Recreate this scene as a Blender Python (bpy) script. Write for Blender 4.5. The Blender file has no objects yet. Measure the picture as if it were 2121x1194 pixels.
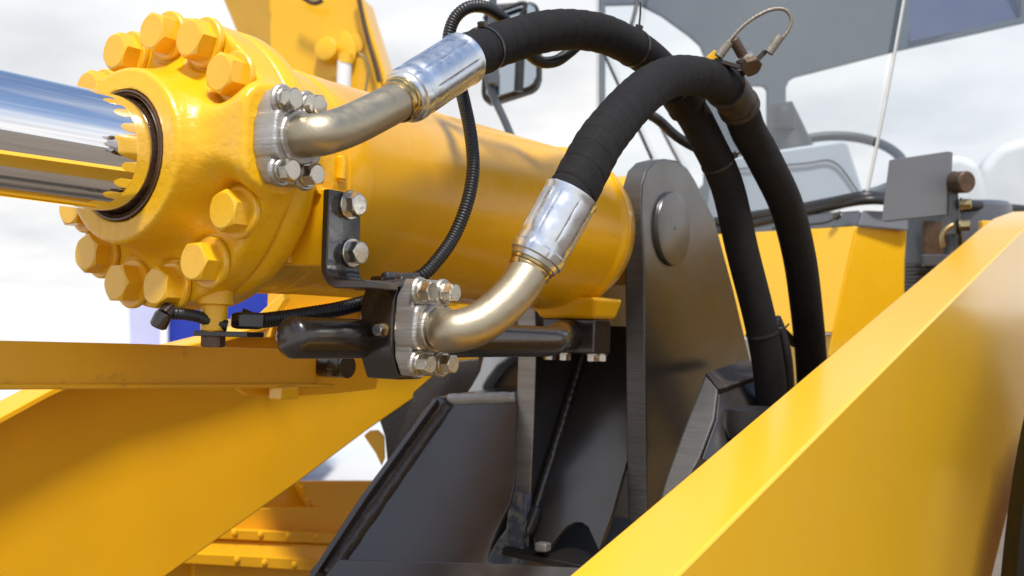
import bpy, bmesh, math, random
import numpy as np
from mathutils import Vector, Matrix
from mathutils.noise import noise as pnoise
random.seed(7)
SC = bpy.context.scene
COL = SC.collection
R = math.radians

# ------------------------------------------------------------------ camera
FPX, CX, CY, CAMZ = 2290.0, 1060.5, 597.0, 1.9
cam = bpy.data.cameras.new('camera')
cam_o = bpy.data.objects.new('camera', cam); COL.objects.link(cam_o)
cam_o.location = (0, 0, CAMZ); cam_o.rotation_euler = (R(90), 0, 0)
cam.sensor_width = 36; cam.lens = 36 * FPX / 2121
cam.clip_start = .02; cam.clip_end = 3000
cam.dof.use_dof = True; cam.dof.focus_distance = 1.32; cam.dof.aperture_fstop = 7.5
SC.camera = cam_o

# ------------------------------------------------------------------ light
TO_SUN = Vector((0.0983, -0.4274, 0.8987)).normalized()
EL = math.asin(TO_SUN.z); ROT = math.atan2(TO_SUN.x, TO_SUN.y)
sun = bpy.data.lights.new('sun', 'SUN'); sun.energy = 2.7; sun.angle = R(9); sun.color = (1, .95, .87)
sun_o = bpy.data.objects.new('sun', sun); COL.objects.link(sun_o)
sun_o.rotation_euler = TO_SUN.to_track_quat('Z', 'Y').to_euler(); sun_o.location = (-6, -4, 9)
SC.view_settings.view_transform = 'Standard'; SC.view_settings.look = 'None'
SC.view_settings.exposure = 0.78; SC.view_settings.gamma = 1

W = bpy.data.worlds.new('World'); SC.world = W; W.use_nodes = True
nt = W.node_tree; nt.nodes.clear(); N = nt.nodes.new; L = nt.links.new
out = N('ShaderNodeOutputWorld'); bg = N('ShaderNodeBackground'); bg.inputs[1].default_value = .105
sky = N('ShaderNodeTexSky'); sky.sky_type = 'NISHITA'; sky.sun_disc = False
sky.sun_elevation = EL; sky.sun_rotation = ROT; sky.air_density = 1.1; sky.dust_density = .8
tc = N('ShaderNodeTexCoord'); sep = N('ShaderNodeSeparateXYZ'); L(tc.outputs['Generated'], sep.inputs[0])
zz = N('ShaderNodeMath'); zz.operation = 'MAXIMUM'; L(sep.outputs[2], zz.inputs[0]); zz.inputs[1].default_value = 0
za = N('ShaderNodeMath'); za.operation = 'ADD'; L(zz.outputs[0], za.inputs[0]); za.inputs[1].default_value = .22
dx = N('ShaderNodeMath'); dx.operation = 'DIVIDE'; L(sep.outputs[0], dx.inputs[0]); L(za.outputs[0], dx.inputs[1])
dy = N('ShaderNodeMath'); dy.operation = 'DIVIDE'; L(sep.outputs[1], dy.inputs[0]); L(za.outputs[0], dy.inputs[1])
cmb = N('ShaderNodeCombineXYZ'); L(dx.outputs[0], cmb.inputs[0]); L(dy.outputs[0], cmb.inputs[1]); cmb.inputs[2].default_value = 11.7
no = N('ShaderNodeTexNoise'); no.inputs['Scale'].default_value = .62; no.inputs['Detail'].default_value = 9
no.inputs['Roughness'].default_value = .55; L(cmb.outputs[0], no.inputs['Vector'])
rp = N('ShaderNodeValToRGB'); L(no.outputs[0], rp.inputs[0])
rp.color_ramp.elements[0].position = .44; rp.color_ramp.elements[1].position = .57
# cloud cover grows towards the horizon, as it does when one looks along a cloud layer
hz = N('ShaderNodeMapRange'); L(sep.outputs[2], hz.inputs[0]); hz.inputs[1].default_value = .2; hz.inputs[2].default_value = .6
hz.inputs[3].default_value = 1; hz.inputs[4].default_value = 0
mx = N('ShaderNodeMath'); mx.operation = 'MAXIMUM'; L(rp.outputs[0], mx.inputs[0]); L(hz.outputs[0], mx.inputs[1])
no2 = N('ShaderNodeTexNoise'); no2.inputs['Scale'].default_value = 1.9; no2.inputs['Detail'].default_value = 7; L(cmb.outputs[0], no2.inputs['Vector'])
rp2 = N('ShaderNodeValToRGB'); L(no2.outputs[0], rp2.inputs[0])
rp2.color_ramp.elements[0].position = .3; rp2.color_ramp.elements[0].color = (4.25, 4.35, 4.5, 1)
rp2.color_ramp.elements[1].position = .62; rp2.color_ramp.elements[1].color = (6.0, 5.95, 5.9, 1)
mix = N('ShaderNodeMix'); mix.data_type = 'RGBA'
L(mx.outputs[0], mix.inputs[0]); L(sky.outputs[0], mix.inputs[6]); L(rp2.outputs[0], mix.inputs[7])
L(mix.outputs[2], bg.inputs[0]); L(bg.outputs[0], out.inputs[0])

# ------------------------------------------------------------------ frames of reference
CAM = Vector((0, 0, CAMZ))
A = Vector((-0.4252, 1.1991, 0.1442))                    # centre of the cylinder's front face, from the camera
U = Vector((.56046, .8268, -.04786)).normalized()        # along the cylinder, towards the cab
NN = Vector((U.y, -U.x, 0)).normalized()                 # across the machine
WW = NN.cross(U)                                         # up
def ray(px, py): return Vector(((px - CX) / FPX, 1, -(py - CY) / FPX))
def P(px, py, d): return CAM + ray(px, py) * d
def F(s, a, b): return CAM + A + U * s + NN * a + WW * b
def on_plane(px, py, p0, nrm):
    d = ray(px, py); t = (p0 - CAM).dot(nrm) / d.dot(nrm); return CAM + d * t
def on_n(px, py, a): return on_plane(px, py, F(0, a, 0), NN)
def on_s(px, py, s): return on_plane(px, py, F(s, 0, 0), U)
def sab(p):
    q = p - CAM - A; return q.dot(U), q.dot(NN), q.dot(WW)
MF = Matrix((( *(NN), 0), (*(WW), 0), (*(U), 0), (0, 0, 0, 1)))
def frame(z, x=None):                                   # rotation with local z along z
    z = Vector(z).normalized(); x = Vector(x) if x is not None else (Vector((0, 0, 1)) if abs(z.z) < .9 else Vector((1, 0, 0)))
    x = (x - z * x.dot(z)).normalized(); y = z.cross(x)
    return Matrix(((x.x, y.x, z.x, 0), (x.y, y.y, z.y, 0), (x.z, y.z, z.z, 0), (0, 0, 0, 1)))

# ------------------------------------------------------------------ materials
def mat(name, col, rough=.4, metal=0, coat=0, bump=0, bscale=60, bdetail=4, var=.06, vscale=6, spec=.5,
        dirt=None, dirt_scale=14, dirt_lo=.58, dirt_hi=.72, stretch=None, rvar=.08, coat_rough=.08, aniso=None, uvbump=None):
    m = bpy.data.materials.new(name); m.use_nodes = True; t = m.node_tree; n = t.nodes.new; l = t.links.new
    b = t.nodes['Principled BSDF']
    b.inputs['Metallic'].default_value = metal
    b.inputs['Specular IOR Level'].default_value = spec
    b.inputs['Coat Weight'].default_value = coat; b.inputs['Coat Roughness'].default_value = coat_rough
    c = n('ShaderNodeTexCoord'); vec = c.outputs['Object']
    if stretch:
        mp = n('ShaderNodeMapping'); l(vec, mp.inputs[0]); mp.inputs['Scale'].default_value = stretch; vs = mp.outputs[0]
    else: vs = vec
    a = n('ShaderNodeTexNoise'); a.inputs['Scale'].default_value = vscale; a.inputs['Detail'].default_value = 6; l(vs, a.inputs[0])
    r1 = n('ShaderNodeMapRange'); l(a.outputs[0], r1.inputs[0]); r1.inputs[1].default_value = .25; r1.inputs[2].default_value = .75
    r1.inputs[3].default_value = 1 - var; r1.inputs[4].default_value = 1 + var
    vm = n('ShaderNodeMix'); vm.data_type = 'RGBA'; vm.blend_type = 'MULTIPLY'; vm.inputs[0].default_value = 1
    vm.inputs[6].default_value = (*col, 1); l(r1.outputs[0], vm.inputs[7])
    cs = vm.outputs[2]
    if dirt:
        d = n('ShaderNodeTexNoise'); d.inputs['Scale'].default_value = dirt_scale; d.inputs['Detail'].default_value = 10
        d.inputs['Roughness'].default_value = .68; l(vec, d.inputs[0])
        dr = n('ShaderNodeMapRange'); l(d.outputs[0], dr.inputs[0]); dr.inputs[1].default_value = dirt_lo; dr.inputs[2].default_value = dirt_hi
        dm = n('ShaderNodeMix'); dm.data_type = 'RGBA'; l(dr.outputs[0], dm.inputs[0]); l(cs, dm.inputs[6]); dm.inputs[7].default_value = (*dirt, 1)
        cs = dm.outputs[2]
    l(cs, b.inputs['Base Color'])
    a2 = n('ShaderNodeTexNoise'); a2.inputs['Scale'].default_value = vscale * 3.3; a2.inputs['Detail'].default_value = 5; l(vs, a2.inputs[0])
    r2 = n('ShaderNodeMapRange'); l(a2.outputs[0], r2.inputs[0]); r2.inputs[1].default_value = .25; r2.inputs[2].default_value = .75
    r2.inputs[3].default_value = max(.02, rough - rvar); r2.inputs[4].default_value = rough + rvar; l(r2.outputs[0], b.inputs['Roughness'])
    if bump:
        bn = n('ShaderNodeTexNoise'); bn.inputs['Scale'].default_value = bscale; bn.inputs['Detail'].default_value = bdetail; l(vs, bn.inputs[0])
        bp = n('ShaderNodeBump'); bp.inputs['Strength'].default_value = bump; bp.inputs['Distance'].default_value = .002
        l(bn.outputs[0], bp.inputs['Height']); l(bp.outputs[0], b.inputs['Normal'])
        if coat: l(bp.outputs[0], b.inputs['Coat Normal'])
    return m
YEL = (.80, .43, .004)
M = dict(
    yellow=mat('yellow_paint', YEL, .34, coat=.35, bump=.06, bscale=220, var=.05),
    barrel=mat('yellow_barrel_paint', (.80, .41, .005), .25, coat=.15, spec=.3, bump=.05, bscale=160, var=.04),
    cast=mat('yellow_cast_paint', YEL, .36, coat=.4, coat_rough=.2, spec=.4, bump=.55, bscale=110, bdetail=6, var=.07, dirt=(.50, .24, .012), dirt_scale=22, dirt_lo=.62, dirt_hi=.85),
    bolt_y=mat('yellow_bolt_paint', (.81, .44, .008), .40, coat=.6, coat_rough=.24, bump=.22, bscale=150, var=.07, vscale=25),
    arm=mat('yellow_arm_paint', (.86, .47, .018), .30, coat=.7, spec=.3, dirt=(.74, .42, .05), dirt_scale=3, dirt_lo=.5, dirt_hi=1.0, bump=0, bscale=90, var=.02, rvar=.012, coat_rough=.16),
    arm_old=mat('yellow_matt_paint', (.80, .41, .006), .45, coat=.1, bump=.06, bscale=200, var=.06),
    bar=mat('yellow_stained_paint', (.76, .40, .010), .42, coat=.12, bump=.12, bscale=160, var=.09, dirt=(.13, .06, .012), dirt_scale=13, dirt_lo=.57, dirt_hi=.80),
    cabyel=mat('yellow_cab_paint', (.85, .48, .012), .25, coat=.6, bump=.03, bscale=60, var=.03),
    chrome=mat('polished_chrome', (.92, .92, .93), .035, 1, var=.01, rvar=.012),
    seal=mat('wiper_seal', (.085, .042, .018), .28, var=.2, vscale=60),
    zinc=mat('zinc_plate', (.70, .72, .75), .30, 1, bump=.06, bscale=90, var=.14, vscale=30, dirt=(.12, .1, .07), dirt_scale=55, dirt_lo=.66, dirt_hi=.85),
    pipe=mat('yellow_zinc_pipe', (.44, .375, .265), .44, 1, bump=.1, bscale=240, var=.10, vscale=22, rvar=.08, dirt=(.2, .17, .11), dirt_scale=60, dirt_lo=.68, dirt_hi=.85),
    gold=mat('yellow_chromate_ring', (.50, .37, .17), .22, 1, var=.14, vscale=50),
    flange=mat('machined_flange', (.46, .445, .42), .47, .9, bump=.8, bscale=60, bdetail=5, var=.18, vscale=16, stretch=(.35, .35, 3), dirt=(.24, .17, .08), dirt_scale=26, dirt_lo=.58, dirt_hi=.8),
    bolt_z=mat('zinc_bolt', (.54, .50, .43), .26, 1, bump=.08, bscale=200, var=.12, vscale=40),
    brass=mat('brass_fitting', (.38, .29, .14), .35, 1, var=.15, vscale=30),
    hose=mat('fabric_rubber_hose', (.0105, .0095, .0098), .8, bump=.5, bscale=420, bdetail=3, var=.22, vscale=40, spec=.22),
    conduit=mat('black_conduit', (.012, .012, .013), .42, var=.2, vscale=30, spec=.5),
    tie=mat('black_tie', (.022, .022, .024), .3, var=.1),
    blk=mat('black_gloss_paint', (.021, .016, .014), .26, coat=.4, bump=.1, bscale=160, var=.15, spec=.5),
    frame=mat('dark_frame_paint', (.018, .0148, .0125), .34, coat=.7, bump=.03, bscale=200, var=.14, coat_rough=.2, spec=.8),
    edge=mat('flame_cut_edge', (.34, .34, .33), .5, .2, bump=.5, bscale=26, bdetail=5, var=.22, vscale=12, stretch=(.6, .6, 9)),
    edge_dark=mat('dark_cut_edge', (.075, .074, .075), .45, .2, bump=.5, bscale=26, bdetail=5, var=.15, vscale=12, stretch=(.6, .6, 9)),
    edge_worn=mat('scuffed_blue_steel', (.15, .19, .26), .45, .3, bump=.7, bscale=45, var=.3, vscale=30, dirt=(.5, .48, .45), dirt_scale=34, dirt_lo=.48, dirt_hi=.62),
    weld=mat('painted_weld', (.035, .035, .038), .3, coat=.3, bump=.7, bscale=55, var=.25, vscale=30),
    weld_pale=mat('bare_weld', (.34, .33, .32), .42, .4, bump=.8, bscale=90, var=.25, vscale=40),
    rust=mat('rusty_band', (.035, .026, .022), .6, .2, bump=.5, bscale=90, var=.3, vscale=30, dirt=(.20, .11, .075), dirt_scale=40, dirt_lo=.56, dirt_hi=.80),
    rustbolt=mat('brown_rusty_bolt', (.10, .065, .042), .55, .5, bump=.4, bscale=150, var=.3, vscale=60),
    cable=mat('wire_rope', (.24, .215, .18), .5, .6, bump=.4, bscale=300, var=.25, vscale=120),
    greyplate=mat('grey_plate_paint', (.135, .145, .165), .5, bump=.1, bscale=400, var=.06),
    tyre=mat('tyre_rubber', (.008, .008, .008), .85, bump=.3, bscale=60, var=.2, spec=.2),
    rubber=mat('rubber_seal', (.016, .016, .017), .45, var=.15),
    cabgrey=mat('dark_grey_cab_paint', (.07, .08, .095), .3, coat=.3, var=.08),
    inside=mat('grey_headliner', (.06, .08, .10), .8, var=.06),
    console=mat('pale_grey_plastic', (.36, .40, .45), .5, var=.05),
    wheelgrey=mat('steering_grey', (.02, .023, .028), .5, var=.05),
    seat=mat('pale_seat_cover', (.62, .62, .62), .8, bump=.3, bscale=40, var=.08),
    alu=mat('pale_trim', (.34, .345, .33), .4, .2, var=.06),
    mirror_glass=mat('mirror_silver', (.42, .47, .53), .06, 1, var=.02),
    blue=mat('blue_cladding', (.006, .026, .32), .5, var=.05),
    pale=mat('pale_lilac_cladding', (.52, .52, .72), .6, var=.08, vscale=1.5),
    white=mat('white_paint', (.8, .8, .8), .4, var=.02),
    dirt=mat('compacted_dirt', (.13, .105, .08), .9, bump=.6, bscale=40, var=.22, vscale=1.6),
    concrete=mat('pale_concrete', (.52, .52, .51), .9, bump=.4, bscale=3, var=.08, vscale=.55, dirt=(.47, .51, .54), dirt_scale=.8, dirt_lo=.46, dirt_hi=.66),
)
def glass(name, refl, tint):
    m = bpy.data.materials.new(name); m.use_nodes = True; t = m.node_tree; t.nodes.clear(); n = t.nodes.new; l = t.links.new
    o = n('ShaderNodeOutputMaterial'); mx = n('ShaderNodeMixShader'); tr = n('ShaderNodeBsdfTransparent'); g = n('ShaderNodeBsdfGlossy')
    g.inputs['Roughness'].default_value = .012; g.inputs['Color'].default_value = (.95, .97, 1, 1); tr.inputs['Color'].default_value = (*tint, 1)
    fr = n('ShaderNodeLayerWeight'); fr.inputs[0].default_value = .5
    p = n('ShaderNodeMath'); p.operation = 'POWER'; l(fr.outputs['Facing'], p.inputs[0]); p.inputs[1].default_value = 6
    a = n('ShaderNodeMath'); a.operation = 'ADD'; l(p.outputs[0], a.inputs[0]); a.inputs[1].default_value = refl; a.use_clamp = True
    l(a.outputs[0], mx.inputs[0]); l(tr.outputs[0], mx.inputs[1]); l(g.outputs[0], mx.inputs[2]); l(mx.outputs[0], o.inputs[0]); return m
M['glass'] = glass('coated_cab_glass', .08, (.95, .97, .98))

M['tint'] = glass('blue_sky_tint', .12, (.035, .13, .32))  # blue of the sky in the glass, painted as a tint
def wrap_mat():
    # fabric-wrapped hose: fine cloth grain and a dark line along each wrap edge, from the hose's own UVs
    m = M['hose']; t = m.node_tree; n = t.nodes.new; l = t.links.new; b = t.nodes['Principled BSDF']
    return m
wrap_mat()

# ------------------------------------------------------------------ object helpers
OFF = {}
def link(o, parent=None):
    COL.objects.link(o)
    if parent is not None: o.parent = parent
    return o
def thing(name, loc, label, cat, group=None, kind=None):
    o = bpy.data.objects.new(name, None); COL.objects.link(o); o.location = loc; o.empty_display_size = .05
    OFF[o] = Vector(loc); tag(o, label, cat, group, kind); return o
def tag(o, label=None, cat=None, group=None, kind=None):
    if label: o['label'] = label
    if cat: o['category'] = cat
    if group: o['group'] = group
    if kind: o['kind'] = kind
    return o
def off(parent): return OFF[parent] if parent is not None else Vector((0, 0, 0))
def obj(name, verts, faces, m, parent=None, smooth=True, bevel=0, seg=2, sharp=35, uv=None, mats=None, fm=None):
    of = off(parent)
    me = bpy.data.meshes.new(name); me.from_pydata([tuple(Vector(v) - of) for v in verts], [], faces)
    me.materials.append(M[m])
    for x in mats or (): me.materials.append(M[x])
    if fm is not None: me.polygons.foreach_set('material_index', fm)
    bm = bmesh.new(); bm.from_mesh(me); bmesh.ops.recalc_face_normals(bm, faces=bm.faces); bm.to_mesh(me); bm.free()
    if smooth:
        me.polygons.foreach_set('use_smooth', [True] * len(me.polygons)); me.set_sharp_from_angle(angle=R(sharp))
    o = bpy.data.objects.new(name, me); link(o, parent); OFF[o] = of
    if bevel:
        md = o.modifiers.new('bevel', 'BEVEL'); md.width = bevel; md.segments = seg; md.limit_method = 'ANGLE'; md.angle_limit = R(30)
        md.harden_normals = True
    return o
def prism(name, pts, ext, m, parent=None, bevel=.003, edge=None, **k):
    """outline pts (world), pushed through by the vector ext; edge = material of the rim faces"""
    pts = [Vector(p) for p in pts]; n = len(pts); ext = Vector(ext)
    v = pts + [p + ext for p in pts]
    f = [tuple(range(n)), tuple(range(2 * n - 1, n - 1, -1))] + [(i, (i + 1) % n, n + (i + 1) % n, n + i) for i in range(n)]
    if edge: return obj(name, v, f, m, parent, bevel=bevel, mats=[edge], fm=[0, 0] + [1] * n, **k)
    return obj(name, v, f, m, parent, bevel=bevel, **k)
def holes(name, outer, inner, ext, m, parent=None, bevel=0):
    bm = bmesh.new(); ed = []
    for loop in [outer] + inner:
        vs = [bm.verts.new(Vector(p) - off(parent)) for p in loop]
        for i in range(len(vs)): ed.append(bm.edges.new((vs[i], vs[(i + 1) % len(vs)])))
    bmesh.ops.triangle_fill(bm, use_beauty=True, use_dissolve=False, edges=ed)
    r = bmesh.ops.extrude_face_region(bm, geom=list(bm.faces))
    bmesh.ops.translate(bm, vec=Vector(ext), verts=[g for g in r['geom'] if isinstance(g, bmesh.types.BMVert)])
    bmesh.ops.recalc_face_normals(bm, faces=bm.faces)
    me = bpy.data.meshes.new(name); bm.to_mesh(me); bm.free(); me.materials.append(M[m])
    o = bpy.data.objects.new(name, me); link(o, parent); OFF[o] = off(parent); return o
def box(name, c, x, y, z, hx, hy, hz, m, parent=None, bevel=.003, **k):
    c = Vector(c); x, y, z = (Vector(q).normalized() for q in (x, y, z))
    v = [c + x * (sx * hx) + y * (sy * hy) + z * (sz * hz) for sx in (-1, 1) for sy in (-1, 1) for sz in (-1, 1)]
    f = [(0, 1, 3, 2), (4, 6, 7, 5), (0, 4, 5, 1), (2, 3, 7, 6), (0, 2, 6, 4), (1, 5, 7, 3)]
    return obj(name, v, f, m, parent, bevel=bevel, **k)
def lathe(name, prof, o0, axis, m, parent=None, n=64, cap=(False, False), sharp=35, radf=None, x=None):
    """profile [(distance along the axis, radius)]"""
    mt = frame(axis, x); v = []; f = []
    for (s, r) in prof:
        for i in range(n):
            a = 2 * math.pi * i / n; rr = r if radf is None else radf(s, a, r)
            v.append(Vector(o0) + mt @ Vector((rr * math.cos(a), rr * math.sin(a), s)))
    for j in range(len(prof) - 1):
        for i in range(n):
            f.append((j * n + i, j * n + (i + 1) % n, (j + 1) * n + (i + 1) % n, (j + 1) * n + i))
    if cap[0]: f.append(tuple(range(n - 1, -1, -1)))
    if cap[1]: f.append(tuple(range((len(prof) - 1) * n, len(prof) * n)))
    return obj(name, v, f, m, parent, sharp=sharp)
def spline(pts, step):
    pts = [Vector(p) for p in pts]
    q = [pts[0] * 2 - pts[1]] + pts + [pts[-1] * 2 - pts[-2]]; res = []
    for i in range(1, len(q) - 2):
        p0, p1, p2, p3 = q[i - 1:i + 3]; 
        # centripetal Catmull-Rom
        t0 = 0; t1 = t0 + (p1 - p0).length ** .5; t2 = t1 + (p2 - p1).length ** .5; t3 = t2 + (p3 - p2).length ** .5
        k = 24
        for j in range(k):
            t = t1 + (t2 - t1) * j / k
            a1 = p0 * ((t1 - t) / (t1 - t0)) + p1 * ((t - t0) / (t1 - t0)); a2 = p1 * ((t2 - t) / (t2 - t1)) + p2 * ((t - t1) / (t2 - t1))
            a3 = p2 * ((t3 - t) / (t3 - t2)) + p3 * ((t - t2) / (t3 - t2))
            b1 = a1 * ((t2 - t) / (t2 - t0)) + a2 * ((t - t0) / (t2 - t0)); b2 = a2 * ((t3 - t) / (t3 - t1)) + a3 * ((t - t1) / (t3 - t1))
            res.append(b1 * ((t2 - t) / (t2 - t1)) + b2 * ((t - t1) / (t2 - t1)))
    res.append(pts[-1])
    L_ = [0]
    for i in range(1, len(res)): L_.append(L_[-1] + (res[i] - res[i - 1]).length)
    tot = L_[-1]; n = max(2, int(tot / step)); o = []; j = 0
    for i in range(n + 1):
        d = tot * i / n
        while j < len(L_) - 2 and L_[j + 1] < d: j += 1
        w = (d - L_[j]) / max(1e-9, L_[j + 1] - L_[j]); o.append(res[j].lerp(res[j + 1], min(1, w)))
    for _ in range(2): o = [o[0]] + [(o[i - 1] + o[i] * 2 + o[i + 1]) / 4 for i in range(1, len(o) - 1)] + [o[-1]]
    return o, tot
def tangents(p): return [(p[min(i + 1, len(p) - 1)] - p[max(i - 1, 0)]).normalized() for i in range(len(p))]
def sweep(name, pts, rad, m, parent=None, step=.004, n=24, cap=True, sharp=50, flat=None, mats=None, fmf=None):
    p, tot = spline(pts, step); t = tangents(p)
    x = Vector((0, 0, 1)) if abs(t[0].z) < .9 else Vector((1, 0, 0)); v = []; f = []; fm = []
    x = (x - t[0] * x.dot(t[0])).normalized()
    for i in range(len(p)):
        x = (x - t[i] * x.dot(t[i])).normalized(); y = t[i].cross(x); s = tot * i / (len(p) - 1)
        for k in range(n):
            a = 2 * math.pi * k / n; r = rad(s, a) if callable(rad) else rad
            v.append(p[i] + (x * math.cos(a) + y * math.sin(a) * (flat or 1)) * r)
    for i in range(len(p) - 1):
        for k in range(n):
            f.append((i * n + k, i * n + (k + 1) % n, (i + 1) * n + (k + 1) % n, (i + 1) * n + k))
            if fmf: fm.append(fmf(tot * (i + .5) / (len(p) - 1), 2 * math.pi * (k + .5) / n))
    if cap:
        f += [tuple(range(n - 1, -1, -1)), tuple(range((len(p) - 1) * n, len(p) * n))]; fm += [0, 0]
    return obj(name, v, f, m, parent, sharp=sharp, mats=mats, fm=fm if fmf else None)
def hex_mesh(name, ap, h, m, crown=.93):
    n = 48; v = []; f = []
    def rh(a): 
        k = (a + math.pi / 6) % (math.pi / 3) - math.pi / 6; return ap / math.cos(k)
    rd = ap * crown
    for lev in range(3):
        for i in range(n):
            a = 2 * math.pi * i / n
            if lev == 0: r, z = rh(a), 0
            elif lev == 1: r = rh(a); z = h - (r - rd) * .55
            else: r, z = rd, h
            v.append((r * math.cos(a), r * math.sin(a), z))
    for j in range(2):
        for i in range(n): f.append((j * n + i, j * n + (i + 1) % n, (j + 1) * n + (i + 1) % n, (j + 1) * n + i))
    f.append(tuple(range(2 * n, 3 * n))); f.append(tuple(range(n - 1, -1, -1)))
    me = bpy.data.meshes.new(name); me.from_pydata(v, [], f); me.materials.append(M[m])
    me.polygons.foreach_set('use_smooth', [True] * len(f)); me.set_sharp_from_angle(angle=R(16)); return me
def ring_mesh(name, prof, m, n=40, cap=True):
    v = []; f = []
    for (s, r) in prof:
        for i in range(n):
            a = 2 * math.pi * i / n; v.append((r * math.cos(a), r * math.sin(a), s))
    for j in range(len(prof) - 1):
        for i in range(n): f.append((j * n + i, j * n + (i + 1) % n, (j + 1) * n + (i + 1) % n, (j + 1) * n + i))
    if cap: f.append(tuple(range((len(prof) - 1) * n, len(prof) * n)))
    me = bpy.data.meshes.new(name); me.from_pydata(v, [], f); me.materials.append(M[m])
    me.polygons.foreach_set('use_smooth', [True] * len(f)); me.set_sharp_from_angle(angle=R(35)); return me
def put(name, me, parent, pos, axis, spin=0, lift=0):
    o = bpy.data.objects.new(name, me); link(o, parent)
    base = Vector(pos) + Vector(axis).normalized() * lift
    loc = base - off(parent)
    # parent parts may themselves be rotated: bring the matrix into the parent's own space
    mw = Matrix.Translation(loc) @ frame(axis) @ Matrix.Rotation(spin, 4, 'Z')
    o.matrix_basis = mw; return o
BM = {}
def bolt(parent, pos, axis, ap, h, wr, wh, m, spin=None, name='hex_bolt'):
    """a hex-head bolt with its washer as sub-part"""
    k = (round(ap, 4), round(h, 4), m)
    if k not in BM:
        BM[k] = (hex_mesh('hex_head', ap, h, m), ring_mesh('washer', [(0, wr), (wh * .7, wr), (wh, wr * .94), (wh, ap * .5)], m))
    o = put(name, BM[k][0], parent, pos, axis, random.uniform(0, 1) if spin is None else spin, wh)
    w = bpy.data.objects.new('washer', BM[k][1]); link(w, o); w.matrix_basis = Matrix.Translation((0, 0, -wh)); return o
def weld(name, a, b, r, m, parent, steps=None, seed=0, n=12, bend=None, amp=1):
    a, b = Vector(a), Vector(b); pts = [a, (a + b) / 2 + (bend or Vector((0, 0, 0))), b]
    return sweep(name, pts, lambda s, g: r * (1 + .10 * amp * abs(math.sin(s / (r * 1.1) * 1.6)) + .16 * amp * pnoise((s * 30, math.cos(g) * .8, seed))), m, parent, step=r * .3, n=n, sharp=180)

# ------------------------------------------------------------------ ground
g = obj('ground', [(-900, -400, 0), (900, -400, 0), (900, 1500, 0), (-900, 1500, 0)], [(0, 1, 2, 3)], 'concrete'); g['kind'] = 'structure'
yard = [(-6.5, -12, .004), (60, -12, .004), (60, 70, .004), (6, 40, .004), (1.2, 9.5, .004), (-.6, 6.6, .004), (-3.6, 5.4, .004), (-6.5, 3.0, .004)]
yd = obj('dirt_yard', yard, [tuple(range(len(yard)))], 'dirt'); yd['kind'] = 'structure'

# ------------------------------------------------------------------ hydraulic cylinder
cyl = thing('hydraulic_cylinder', F(0, 0, 0), 'big yellow hydraulic cylinder with polished chrome rod and a ring of large painted bolts', 'cylinder')
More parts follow.
